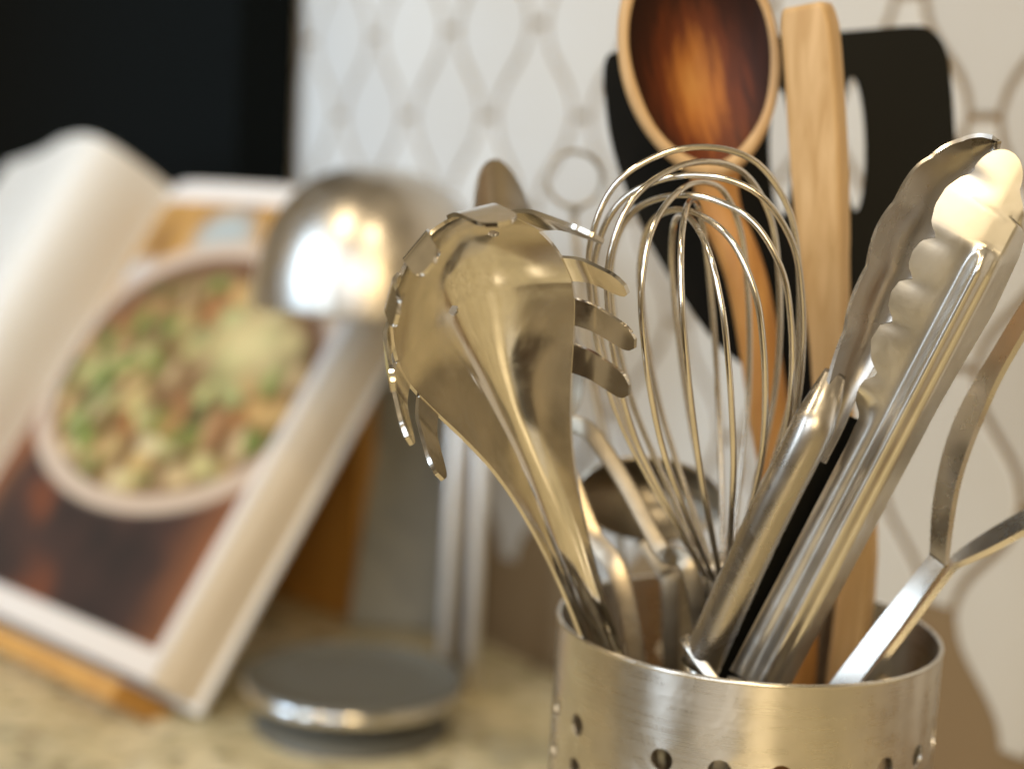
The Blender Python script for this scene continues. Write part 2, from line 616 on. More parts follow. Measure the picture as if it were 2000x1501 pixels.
def build_server():
    C = P(952, 634, 0.404)
    Nn = camdir(0.42, -0.38, 0.82)
    A = camdir(-0.289, 0.803, 0.52)
    A = (A - Nn * A.dot(Nn)).normalized()
    U = A.cross(Nn).normalized()
    if U.dot(RT) < 0: U = -U
    root = thing('spaghetti_server', inside(-0.2, 0.05), 'polished steel spaghetti server with bent teeth, leaning left in the holder', 'spaghetti server')
    mm = 0.001
    B = [(-150, 5.6), (-110, 5.6), (-92, 6.0), (-80, 6.8), (-66, 8.2), (-52, 10.4), (-40, 13.2), (-28, 17.2), (-16, 21.8), (-6, 25.2), (0, 26.2)]
    D = [(-150, 3.2), (-100, 3.4), (-80, 4.4), (-60, 7.2), (-45, 10.6), (-30, 14.4), (-15, 17.0), (0, 17.5)]

    def half(w):
        return 26.2 * sqrt(max(0.0, 1 - (w / 32.0) ** 2)) if w > 0 else smooth_tab(B, w)

    def deep(w):
        return 17.5 * max(0.0, 1 - (w / 32.0) ** 2) ** 0.8 if w > 0 else smooth_tab(D, w)

    def ctr(w):                                           # centre line
        return C + A * (w * mm)

    ws = [-124 + 4.0 * i for i in range(20)] + [-44 + 1.6 * i for i in range(28)] + [32 * sin(pi / 2 * q / 24) for q in range(0, 25)]
    ws[-1] = 31.98
    cols = 47
    vs = []
    for w in ws:
        b, dp = half(w), deep(w)
        for j in range(cols):
            s = -1 + 2 * j / (cols - 1)
            s = sin(s * pi / 2) * 0.55 + s * 0.45
            prof = (1 - abs(s) ** 2.0)
            # softly folded crease either side of the channel toward the handle
            tt = min(1.0, max(0.0, (-w - 55) / 40))
            prof = prof * (1 - tt) + tt * (1 - abs(s) ** 3)
            vs.append(ctr(w) + U * (s * b * mm) - Nn * (dp * prof * mm))
    # drain holes opened in the sheet: one grid vertex removed, its ring set on a circle
    fsx, dead = grid_faces(len(ws), cols), set()
    for (u, w) in ((12.5, 19.5), (-3.0, 19.0), (-3.5, -1.5)):
        iw = min(range(len(ws)), key=lambda i: abs(ws[i] - w))
        jj = min(range(cols), key=lambda j: abs((vs[iw * cols + j] - ctr(ws[iw])).dot(U) - u * mm))
        c0 = vs[iw * cols + jj]
        nl = (vs[iw * cols + jj + 1] - vs[iw * cols + jj - 1]).cross(vs[(iw + 1) * cols + jj] - vs[(iw - 1) * cols + jj]).normalized()
        for di in (-1, 0, 1):
            for dj in (-1, 0, 1):
                if di or dj:
                    d_ = vs[(iw + di) * cols + jj + dj] - c0
                    d_ = d_ - nl * d_.dot(nl)
                    vs[(iw + di) * cols + jj + dj] = c0 + d_.normalized() * 0.0016
        dead.add(iw * cols + jj)
    fsx = [f for f in fsx if not dead.intersection(f)]
    bowl = mk('bowl', vs, fsx, STEEL, root)
    solid(bowl, 0.0010, 0)
    # handle: the same channel carried down into the holder
    end = inside(0.15, 0.25)
    p0 = ctr(-123)
    path = crom([ctr(-123.5), p0 * 0.8 + end * 0.2, p0 * 0.5 + end * 0.5, end], 10)
    cols = 17
    hv = []
    for i, (p, t, s_, n_) in enumerate(frames(path, Nn)):
        if s_.dot(U) < 0: s_ = -s_
        for j in range(cols):
            s = -1 + 2 * j / (cols - 1)
            hv.append(p + s_ * (s * 5.9 * mm) - Nn * (3.4 * mm * (1 - abs(s) ** 3)))
    h = mk('handle', hv, grid_faces(len(path), cols), STEEL, root)
    solid(h, 0.0011, 0)
    # teeth: strips folded out of the rim
    T0 = (Nn - A * 0.27).normalized()
    teeth = [(27.6, 4.0, 19, 7.8), (25.8, -9.0, 19, 7.8), (22.6, -21.8, 18, 8.4), (19.4, 22.5, 28, 11), (5.0, 31, 23, 11), (-10.0, 30, 21, 9.5),
             (-20.0, 22.4, 17, 8.0), (-26.2, 11.0, 21, 8.0), (-27.8, -1.5, 22, 8.0), (-25.9, -13.5, 22, 8.5)]
    for (u, w, L, wd) in teeth:
        rimp = ctr(w) + U * (u * mm)
        # rim tangent and outward direction in the rim plane
        e = 0.5
        if w > 0:
            th = math.atan2(w / 32.0, u / 26.2)
            tan_ = (U * (-26.2 * sin(th)) + A * (32 * cos(th))).normalized()
            rimp = ctr(32 * sin(th)) + U * (26.2 * cos(th) * mm)
        else:
            sg = 1 if u > 0 else -1
            rimp = ctr(w) + U * (sg * half(w) * mm)
            tan_ = (A * 1.0 + U * (sg * (half(w + e) - half(w - e)) / (2 * e))).normalized()
        out = tan_.cross(Nn).normalized()
        if out.dot(rimp - ctr(-8)) < 0: out = -out
        rows, cols = 12, 7
        tv = []
        for i in range(rows):
            q = i / (rows - 1)
            g = q * L * mm
            # flare out first, then bend toward the opening
            pos = rimp + out * (0.30 * g + 0.0022 * sin(min(1, q * 3) * pi / 2)) + T0 * (0.95 * g) - Nn * 0.0006
            wq = wd * (1 - 0.10 * q)
            if q > 0.78:
                wq *= sqrt(max(0.0, 1 - ((q - 0.78) / 0.225) ** 2)) * 0.62 + 0.38 * (1 - (q - .78) / .22 * .35)
            for j in range(cols):
                s = -0.5 + j / (cols - 1)
                tv.append(pos + tan_ * (s * wq * mm))
        o = mk('tooth', tv, grid_faces(rows, cols), STEEL, root)
        solid(o, 0.0011, 0, 0.00025)
    return root


build_server()


# ------------------------------------------------------------------ whisk
def build_whisk():
    base, top = P(1412, 1125, 0.464), P(1334, 290, 0.418)
    ax = (top - base).normalized()
    H = (top - base).length
    e1 = (RT - ax * RT.dot(ax)).normalized()
    e2 = ax.cross(e1).normalized()
    root = thing('whisk', inside(-0.05, 0.1), 'steel balloon whisk with thin wire loops, right of the spaghetti server', 'whisk')
    prof = [(0.0035, -0.02), (0.0048, 0.0), (0.0138, 0.17), (0.0205, 0.30), (0.0258, 0.42), (0.0290, 0.55), (0.0303, 0.70), (0.0283, 0.84), (0.0185, 0.957), (0.0, 1.0)]
    order = [0, 1, 2, 3, 4, 5, 6, 7]
    drop = {0: 0.0, 1: 0.0045, 7: 0.0075, 2: 0.0105, 6: 0.0130, 3: 0.0155, 5: 0.0175, 4: 0.0195}
    for i in order:
        a = radians(i * 22.5 + 9)
        lat = e1 * cos(a) + e2 * sin(a)
        Hi = H - drop[i]
        kx = 1.0 - 0.012 * list(drop).index(i) + random.uniform(-.02, .02)
        pts = [base + lat * (r * kx) + ax * (h * Hi) for r, h in prof]
        pts += [base - lat * (r * kx) + ax * (h * Hi) for r, h in reversed(prof[:-1])]
        path = crom(pts, 7)
        rf = ax.cross(lat)
        vs, fs = sweep(path, lambda q: circ(0.00092, 8), rf)
        mk('wire', vs, fs, WIRE, root)
    end = inside(0.0, 0.15)
    path = crom([base + ax * 0.006, base - ax * 0.004, base - ax * 0.02, base * 0.4 + end * 0.6, end], 6)
    vs, fs = sweep(path, lambda q: circ(0.0052 + 0.003 * min(1, q * 2.2), 20))
    mk('handle', vs, fs, STEEL_SATIN, root)
    return root


build_whisk()


# ------------------------------------------------------------------ tongs
def build_tongs():
    root = thing('tongs', inside(-0.1, -0.1), 'steel tongs with scalloped gripping ends, leaning right in the holder', 'tongs')
    # near arm
    b0, b1 = V((1478, 1335, 0)), V((1920, 490, 0))
    ux = (b1 - b0).normalized()
    lf = V((ux.y, -ux.x, 0))                             # left of the arm in the picture
    if lf.x > 0: lf = -lf
    LT = [(0, 56), (300, 57), (500, 58), (560, 62), (580, 82), (602, 92), (625, 88), (645, 70), (668, 98), (700, 114), (732, 112), (752, 90), (772, 114), (800, 122), (826, 118),
          (843, 95), (862, 117), (890, 122), (915, 117), (937, 92), (955, 116), (990, 125), (1030, 122), (1060, 106), (1080, 88)]
    RTB = [(0, 56), (500, 60), (640, 60), (740, 64), (860, 70), (980, 64), (1015, 56), (1067, 28), (1090, 8)]
    rows = 130
    vs = []
    ss = [1086.0 * i / (rows - 1) for i in range(rows)] + [1086 + 64 * sin(pi / 2 * q / 14) for q in range(1, 15)]
    rows = len(ss)
    fixed = [26 - 3.0 * q for q in range(25)]             # ridge and groove columns, 26 .. -46
    cols = 12 + len(fixed) + 5
    for s in ss:
        L, R = lerp_tab(LT, s), lerp_tab(RTB, s)
        if s > 1086:
            h_ = 49 * sqrt(max(0.0004, 1 - ((s - 1086) / 64.2) ** 2))
            L, R = 42 + h_, -(42 - h_)
        dep = 0.446 + (0.396 - 0.446) * min(1.0, s / 950) - 0.004 * max(0, (s - 950) / 200)
        ridge = min(1.0, max(0.0, (955 - s) / 40.0)) ** 0.5
        groove = min(1.0, max(0.0, (s - 540) / 60.0))
        # scallop creases
        cre = 0.0
        for c_ in (645, 752, 843, 937, 1075):
            cre += math.exp(-((s - c_ + 0.10 * 60) / 18.0) ** 2)
        lo, hi = -R, L                                    # positive = left
        lats = [hi + (27 - hi) * q / 12 for q in range(12)] + fixed + [-47 + (-R + 47) * (q + 1) / 5 for q in range(5)]
        lats = [max(lo, min(hi, v)) for v in lats]
        if hi < 30 or lo > -47:
            lats = [hi + (lo - hi) * q / (cols - 1) for q in range(cols)]
            base = [L_ for L_ in lats]
        for j in range(cols):
            lat = lats[j]
            p2 = b0 + ux * s + lf * lat
            # bulge of the scallops: flange falls away from the ridge
            x = lat / 60.0
            d = dep
            r_ = ridge * math.exp(-((lat + 8) / 17.0) ** 2)
            r2 = ridge * math.exp(-((lat + 34) / 9.0) ** 2)
            d -= 0.0046 * r_ + 0.0016 * r2
            fl = max(0.0, (lat - 10) / 110.0)
            d += 0.0012 * fl ** 1.5 * groove + (0.0045 * max(0.0, (lat - 30) / 30) ** 2 * (1 - groove))
            d += 0.0100 * max(0.0, (-lat - 36) / 28.0) ** 1.2 * (1 - 0.6 * max(0, (s - 960) / 190) if s > 960 else 1)
            d += 0.00055 * cre * min(1.0, fl * 1.3) ** 2 * groove
            pass
            vs.append(P(p2.x, p2.y, d))
    near = mk('arm', vs, grid_faces(rows, cols), STEEL_SATIN2, root)
    solid(near, 0.0011, 0, 0.0)
    # hidden lower run into the holder
    bot = inside(-0.25, -0.02)
    st = P(1478, 1330, 0.449)
    path = crom([st, st * 0.6 + bot * 0.4, bot], 6)
    vs, fs = sweep(path, lambda q: rrect(0.0085, 0.0016, 0.001))
    mk('arm_foot', vs, fs, STEEL_SATIN, root)
    # far arm: round folded grip below, scalloped channel above
    path = crom([P(1368, 1300, 0.448), P(1400, 1228, 0.444), P(1490, 1030, 0.430), P(1570, 868, 0.4205), P(1602, 800, 0.4195), P(1632, 728, 0.4215)], 8)
    n_ = len(path)

    def grip(q):
        f = 1.0 - 0.72 * max(0.0, (q - 0.70) / 0.30) ** 1.3
        return circ(0.0060 * (0.35 + 0.65 * f), 20, 0.0052 * f)
    vs, fs = sweep(path, grip)
    mk('grip', vs, fs, ARMSTEEL_SHADED, root)
    edgeL = [(1560, 880), (1592, 812), (1615, 760), (1640, 672), (1662, 596), (1690, 520), (1718, 440), (1760, 370), (1800, 318), (1845, 288), (1878, 272), (1912, 264), (1938, 268)]
    edgeR = [(1612, 905), (1648, 835), (1675, 772), (1722, 690), (1765, 600), (1800, 535), (1838, 470), (1870, 420), (1900, 372), (1925, 335), (1940, 310), (1950, 290), (1952, 276)]
    rows = crom([V((*a, 0)) for a in edgeL], 8)
    rows2 = crom([V((*a, 0)) for a in edgeR], 8)
    vs = []
    cols = 9
    nr = len(rows)
    for i in range(nr):
        q = i / (nr - 1)
        a, b = rows[i], rows2[i]
        nx = (b - a).normalized() if (b - a).length > 1 else V((1, 0, 0))
        sc = abs(sin(q * 7.2 * pi)) ** 0.7 * 6.0 - 3.0
        a = a - nx * sc * max(0.0, min(1.0, q * 8, (0.9 - q) * 5))
        for j in range(cols):
            s = j / (cols - 1)
            p2 = a.lerp(b, s)
            d = 0.4215 - 0.018 * q + 0.0050 * s + 0.003 * sin(s * pi)
            vs.append(P(p2.x, p2.y, d))
    far = mk('arm', vs, grid_faces(nr, cols), ARMSTEEL_SHADED, root)
    solid(far, 0.0011, 0)
    # black strip added to stand in for the shade between the two arms
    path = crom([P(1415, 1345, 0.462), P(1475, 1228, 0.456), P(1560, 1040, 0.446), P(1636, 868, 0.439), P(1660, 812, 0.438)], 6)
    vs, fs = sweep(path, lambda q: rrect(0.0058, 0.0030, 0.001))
    mk('gap_shade_strip', vs, fs, BLACK, root)
    st = P(1372, 1295, 0.450)
    bot = inside(-0.35, 0.05)
    path = crom([st, st * 0.6 + bot * 0.4, bot], 6)
    vs, fs = sweep(path, lambda q: circ(0.005, 14))
    mk('arm_foot', vs, fs, STEEL_SATIN, root)
    return root


STEEL_SATIN2 = steel('stamped_steel', (0.76, 0.74, 0.70), 0.30, 0.06)
build_tongs()


# ------------------------------------------------------------------ wooden spoon
def build_spoon():
    root = thing('wooden_spoon', inside(0.2, 0.3), 'wooden spoon with a scorched dark brown bowl, standing behind the whisk', 'spoon')
    C = P(1368, 105, 0.486)
    A = camdir(-0.17, 0.97, 0.10)
    Nn = camdir(0.06, -0.06, 1.0)
    Nn = (Nn - A * Nn.dot(A)).normalized()
    U = A.cross(Nn).normalized()
    if U.dot(RT) < 0: U = -U
    a_, b_, th = 0.0395, 0.0258, 0.0045

    def outline(t, k_=1.0):
        # egg: wider above, drawn in toward the handle
        x, y = b_ * k_ * cos(t), a_ * k_ * sin(t)
        if y < 0: x *= 1 - 0.10 * (y / a_) ** 2
        return x, y
    n, vs = 64, []
    rings = [(0.0, 1), (0.25, 1), (0.45, 1), (0.62, 1), (0.75, 1), (0.83, 1), (0.865, 1)]
    uvs = []

    def addring(k_, z):
        for q in range(n):
            t_ = 2 * pi * q / n
            wob = 1 + (0.010 * sin(3 * t_ + 1) + 0.008 * sin(7 * t_)) if 0.85 < k_ < 0.87 else 1
            x, y = outline(t_, k_ * wob)
            vs.append(C + U * x + A * y + Nn * z)
            uvs.append((x / b_, y / a_))
    for k_, _ in rings:
        addring(max(k_, 0.001), -0.0115 * (1 - (k_ / 0.865) ** 2.2))
    fs = grid_faces(len(rings), n, True)
    o = mk('scorched_hollow', vs, fs, SCORCH, root)
    me = o.data
    ul = me.uv_layers.new(name='UVMap')
    for lp in me.loops: ul.data[lp.index].uv = uvs[lp.vertex_index]
    o['label'] = 'scorched brown hollow of the spoon'
    vs, uvs = [], []
    back = [(0.8645, -0.0001), (0.89, 0.0006), (0.94, 0.0008), (0.985, 0.0), (1.0, -0.002), (0.985, -0.005), (0.90, -0.0095), (0.7, -0.0145), (0.4, -0.0170), (0.001, -0.0178)]
    for k_, z in back: addring(k_, z)
    mk('bowl', vs, grid_faces(len(back), n, True), WOODRIM, root)
    end = inside(0.35, 0.35)
    n0 = C - A * 0.036 - Nn * 0.0065
    path = crom([n0, C - A * 0.050 - Nn * 0.0070, P(1462, 560, 0.497), P(1510, 860, 0.505), P(1560, 1200, 0.512), end], 8)

    def sec(q):
        w = lerp_tab([(0, 0.0090), (0.08, 0.0072), (0.25, 0.0066), (1, 0.0068)], q)
        return circ(w, 18, w * 0.8)
    vs, fs = sweep(path, sec)
    mk('handle', vs, fs, WOODORANGE, root)
    return root


build_spoon()


# ------------------------------------------------------------------ wooden spatula (seen nearly edge on)
def build_bar():
    root = thing('wooden_spatula', inside(0.4, 0.35), 'pale wooden spatula seen edge on, right of the scorched spoon', 'spatula')
    end = inside(0.45, 0.45)
    path = crom([P(1577, 12, 0.470), P(1588, 120, 0.472), P(1604, 380, 0.480), P(1618, 620, 0.488), P(1634, 850, 0.496), P(1672, 1160, 0.510), end], 8)

    def sec(q):
        w = lerp_tab([(0, 0.0062), (0.012, 0.0070), (0.08, 0.0080), (0.30, 0.0082), (0.46, 0.0066), (0.55, 0.0055), (1.0, 0.0055)], q)
        pts = rrect(w, 0.0052 if q < 0.4 else 0.0046, 0.0016, 3)
        an = radians(-33)
        return [(a * cos(an) - b * sin(an), a * sin(an) + b * cos(an)) for a, b in pts]
    vs, fs = sweep(path, sec)
    o = mk('blade_and_handle', vs, fs, WOODPALE, root)
    return root


build_bar()


# ------------------------------------------------------------------ black slotted turner
def build_turner():
    root = thing('slotted_turner', inside(0.3, 0.55), 'wide black nylon slotted turner, rearmost utensil against the tiles', 'turner')
    D0 = 0.548
    C = P(1520, 400, D0)
    X = RT.copy(); Y = UP.copy()
    sc = D0 / FPX

    def loc(x, y): return ((x - 1520) * sc, -(y - 400) * sc)
    out = [(1180, 165), (1183, 122), (1204, 104), (1300, 94), (1500, 76), (1700, 60), (1790, 54), (1822, 66), (1842, 92), (1853, 140), (1862, 260), (1868, 400), (1850, 520),
           (1780, 630), (1690, 715), (1625, 770), (1600, 830), (1560, 830), (1530, 770), (1480, 730), (1400, 668), (1322, 560), (1262, 455), (1215, 345), (1192, 260)]
    slots = [(1375, 190, 430, 22), (1524, 170, 425, 24), (1668, 148, 415, 24)]
    cu = bpy.data.curves.new('blade', 'CURVE')
    cu.dimensions, cu.fill_mode = '2D', 'BOTH'
    cu.extrude, cu.bevel_depth, cu.bevel_resolution = 0.0009, 0.0004, 1

    def spl(pts):
        s = cu.splines.new('POLY')
        s.points.add(len(pts) - 1)
        for i, p in enumerate(pts): s.points[i].co = (p[0], p[1], 0, 1)
        s.use_cyclic_u = True
    o2 = [V((*loc(*p), 0)) for p in out]
    cl = crom(o2 + [o2[0]], 5)[:-1]
    spl([(p.x, p.y) for p in cl])
    for x, y0, y1, w in slots:
        pts = []
        for i in range(24):
            a = 2 * pi * i / 24
            yy = (y0 + y1) / 2 + (y1 - y0) / 2 * sin(a)
            pts.append(loc(x + w * cos(a) * (1 if abs(sin(a)) > .5 else 1) + (yy - 280) * 0.02, yy))
        spl(pts)
    tmp = bpy.data.objects.new('tmp', cu)
    COL.objects.link(tmp)
    bpy.context.view_layer.update()
    me = bpy.data.meshes.new_from_object(tmp.evaluated_get(bpy.context.evaluated_depsgraph_get()))
    bpy.data.objects.remove(tmp)
    vs = [C + X * v.co.x + Y * v.co.y + TC * v.co.z for v in me.vertices]
    fs = [tuple(p.vertices) for p in me.polygons]
    mk('blade', vs, fs, BLACK, root, smooth=False)
    end = inside(0.35, 0.55)
    path = crom([P(1578, 800, D0 - 0.001), P(1590, 900, D0 - 0.004), P(1622, 1180, 0.532), end], 6)
    vs, fs = sweep(path, lambda q: rrect(0.0050, 0.0022, 0.0014))
    mk('handle', vs, fs, DARKSTEEL, root)
    return root


build_turner()


# ------------------------------------------------------------------ flat-band utensil at the right
def band(name, ea, eb, root, m_, th=0.0016, n=8):
    a, b = crom([P(*p) for p in ea], n), crom([P(*p) for p in eb], n)
    vs = []
    for p, q in zip(a, b):
        vs += [p, p.lerp(q, 0.33), p.lerp(q, 0.67), q]
    o = mk(name, vs, grid_faces(len(a), 4), m_, root)
    solid(o, th, 0, 0.0003)
    return o


def build_masher():
    root = thing('masher', inside(0.3, -0.2), 'steel masher with two flat bands splitting in a Y, at the right edge', 'masher')
    band('arm', [(1608, 1352, .4515), (1700, 1232, .447), (1810, 1093, .441), (1819, 1075, .440), (1824, 1000, .439), (1838, 915, .437), (1860, 840, .435), (1888, 778, .433), (1932, 704, .430), (1985, 618, .427), (2050, 520, .424)],
         [(1662, 1355, .4475), (1748, 1240, .443), (1838, 1118, .437), (1849, 1098, .436), (1857, 1030, .433), (1871, 950, .430), (1892, 882, .428), (1920, 812, .426), (1952, 740, .423), (2000, 655, .420), (2060, 560, .417)], root, STEEL_SATIN, 0.0018)
    band('arm', [(1676, 1352, .4510), (1760, 1245, .4465), (1856, 1118, .4405), (1876, 1102, .4400), (1930, 1077, .4385), (2000, 1040, .436), (2070, 1000, .434)],
         [(1664, 1352, .4565), (1748, 1243, .452), (1846, 1110, .448), (1874, 1080, .449), (1932, 1040, .449), (2000, 1000, .448), (2070, 958, .447)], root, STEEL_SATIN, 0.0018)
    st, bot = P(1640, 1345, 0.452), inside(0.1, -0.3)
    path = crom([st, st * 0.55 + bot * 0.45, bot], 6)
    vs, fs = sweep(path, lambda q: rrect(0.0042, 0.0018, 0.001))
    mk('handle_end', vs, fs, STEEL_SATIN, root)
    return root


build_masher()


SPOONSTEEL = steel('tan_spoon_steel', (0.50, 0.44, 0.36), 0.30, 0.08)  # browner, rougher steel for the narrow spoon
# ------------------------------------------------------------------ spoons and small utensils behind
def strap_spoon(label, name, cx, cy, d, a_, b_, adir, ndir, hpath, end, m_, depth=0.007, hw=0.0035):
    root = thing(name, end, label, 'spoon' if 'spoon' in name else 'ladle')
    C = P(cx, cy, d)
    A = camdir(*adir)
    Nn = camdir(*ndir)
    Nn = (Nn - A * Nn.dot(A)).normalized()
    U = A.cross(Nn).normalized()
    n, vs = 40, []
    rings = [0.001, 0.25, 0.5, 0.72, 0.88, 0.97, 1.0]
    for k_ in rings:
        for q in range(n):
            t_ = 2 * pi * q / n
            vs.append(C + U * (b_ * k_ * cos(t_)) + A * (a_ * k_ * sin(t_)) - Nn * (depth * (1 - k_ * k_)))
    o = mk('bowl', vs, grid_faces(len(rings), n, True), m_, root)
    solid(o, 0.0009, 0)
    path = crom([C - A * (a_ * 0.97)] + [P(*p) for p in hpath] + [end], 8)
    vs, fs = sweep(path, lambda q: rrect(hw, 0.0009, 0.0006))
    mk('handle', vs, fs, m_, root)
    return root


strap_spoon('narrow steel spoon with pointed tip showing above the spaghetti server', 'steel_spoon', 992, 512, 0.500, 0.0335, 0.0115, (-0.14, 0.98, 0.12), (0.35, -0.1, 0.9),
            [(1060, 800, 0.494), (1150, 1030, 0.490), (1236, 1240, 0.486)], inside(-0.1, 0.1), SPOONSTEEL, 0.006, 0.0031)
strap_spoon('steel serving spoon whose bent flat handle shows between spaghetti server and whisk', 'serving_spoon', 1040, 690, 0.476, 0.024, 0.014, (-0.40, 0.9, 0.1), (0.2, -0.1, 0.95),
            [(1150, 842, 0.474), (1210, 925, 0.472), (1290, 1072, 0.468), (1368, 1212, 0.464)], inside(0.25, 0.1), DIMMED, 0.006, 0.0027)
strap_spoon('steel ladle with wide shallow bowl, low behind the whisk wires', 'ladle', 1268, 975, 0.520, 0.0150, 0.0250, (0.12, 0.93, 0.30), (0.0, -0.30, 0.9),
            [(1300, 1120, 0.516), (1310, 1220, 0.512)], inside(-0.15, 0.45), DIMMED, 0.014, 0.0030)

# wire loop utensil
root = thing('wire_loop_tool', inside(-0.3, 0.6), 'thin steel rod ending in a round wire ring, left behind the whisk', 'hook')
c = P(1122, 350, 0.60)
rr = 54 * 0.60 / FPX
path = [c + RT * (rr * sin(2 * pi * q / 40)) - UP * (rr * cos(2 * pi * q / 40)) for q in range(41)]
vs, fs = sweep(path, lambda q: circ(0.0009, 8))
mk('ring', vs, fs, DIMMED, root)
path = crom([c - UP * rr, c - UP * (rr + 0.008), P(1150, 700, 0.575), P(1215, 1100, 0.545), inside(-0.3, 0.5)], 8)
vs, fs = sweep(path, lambda q: circ(0.0030 if 0.01 < q < 0.05 else 0.0014, 10))
mk('rod', vs, fs, DIMMED, root)

# short skewer end over the front rim
path = [P(1336, 1243, 0.447), P(1368, 1292, 0.443), P(1412, 1352, 0.4400), P(1450, 1402, 0.4430)]
vs, fs = sweep(crom(path, 2), lambda q: rrect(0.0017, 0.0009, 0.0005))
o = mk('skewer', vs, fs, STEEL_SATIN, None, True, inside(0.05, -0.45, 0.06))
tag(o, 'short thin steel skewer end sticking up just inside the front rim', 'skewer')


# ------------------------------------------------------------------ dome-topped stand
def build_dome():
    K = PZ(690, 1318, 0.030); K.z = 0
    root = thing('dome_stand', K, 'brushed steel dome on a slim upright over a dark round plate', 'dome stand')
    R = 0.0625
    # foot, stem, plate
    vs, fs = lathe([(0.0, 0.0), (0.055, 0.0), (0.056, 0.002), (0.052, 0.006), (0.030, 0.009), (0.020, 0.014), (0.0, 0.014)], K, 64)
    mk('foot', vs, [f for f in fs if len(f) == 4], DARKGREY, root)
    vs, fs = lathe([(0.0, 0.0135), (0.034, 0.0140), (R - 0.008, 0.0190), (R - 0.001, 0.0215), (R + 0.0004, 0.0240), (R, 0.0275), (R - 0.001, 0.0285), (R - 0.003, 0.0285), (R - 0.004, 0.027), (0.0, 0.026)], K, 96)
    mk('rim', vs, [f for f in fs if len(f) == 4], STEEL, root)
    vs, fs = lathe([(0.0, 0.0272), (0.040, 0.0268), (R - 0.006, 0.0280), (R - 0.003, 0.0300), (R - 0.0015, 0.0312), (R - 0.0006, 0.0306), (R - 0.0004, 0.0286)], K, 96)
    mk('plate', vs, [f for f in fs if len(f) == 4], DARKGREY, root)
    # uprights: two bright bars with a dark bar between
    base = PZ(872, 1292, 0.020)
    top = P(872, 560, (base - CAM).dot(FW))
    hgt = top.z
    for dx, w, m_ in ((-0.0010, 0.0044, PALESTEEL), (0.0150, 0.0044, PALESTEEL), (0.0068, 0.0030, DARKSTEEL)):
        c_ = base + V((dx, 0.0, 0))
        vs, fs = sweep([V((c_.x, c_.y, 0.0)), V((c_.x, c_.y, hgt * 0.5)), V((c_.x, c_.y, hgt))], lambda q: circ(w, 18, w * 0.8), V((0, -1, 0)))
        mk('upright', vs, fs, m_, root)
    # dome
    Dd = (K + V((0, 0, 0.03)) - CAM).dot(FW)
    DC = P(727, 602, Dd * 0.985)
    DR, DH = 0.0670, 0.0765
    prof = []
    for q in range(25):
        a = pi / 2 * q / 24
        prof.append((DR * cos(a) ** 0.80 if q < 24 else 0.0, DH * sin(a) ** 0.98))
    prof = [(DR - 0.0025, 0.0), (DR - 0.0008, -0.0008), (DR, 0.0006)] + [(r_, h_ + 0.002) for r_, h_ in prof]
    vs, fs = lathe(prof, DC, 96)
    mk('dome', vs, [f for f in fs if len(f) == 4], DOME, root)
    vs, fs = lathe([(0.0, 0.001), (DR - 0.002, 0.001), (DR - 0.002, 0.004), (0.0, 0.004)], DC, 64)
    mk('dome_underside', vs, [f for f in fs if len(f) == 4], DARKGREY, root)
    return root


build_dome()


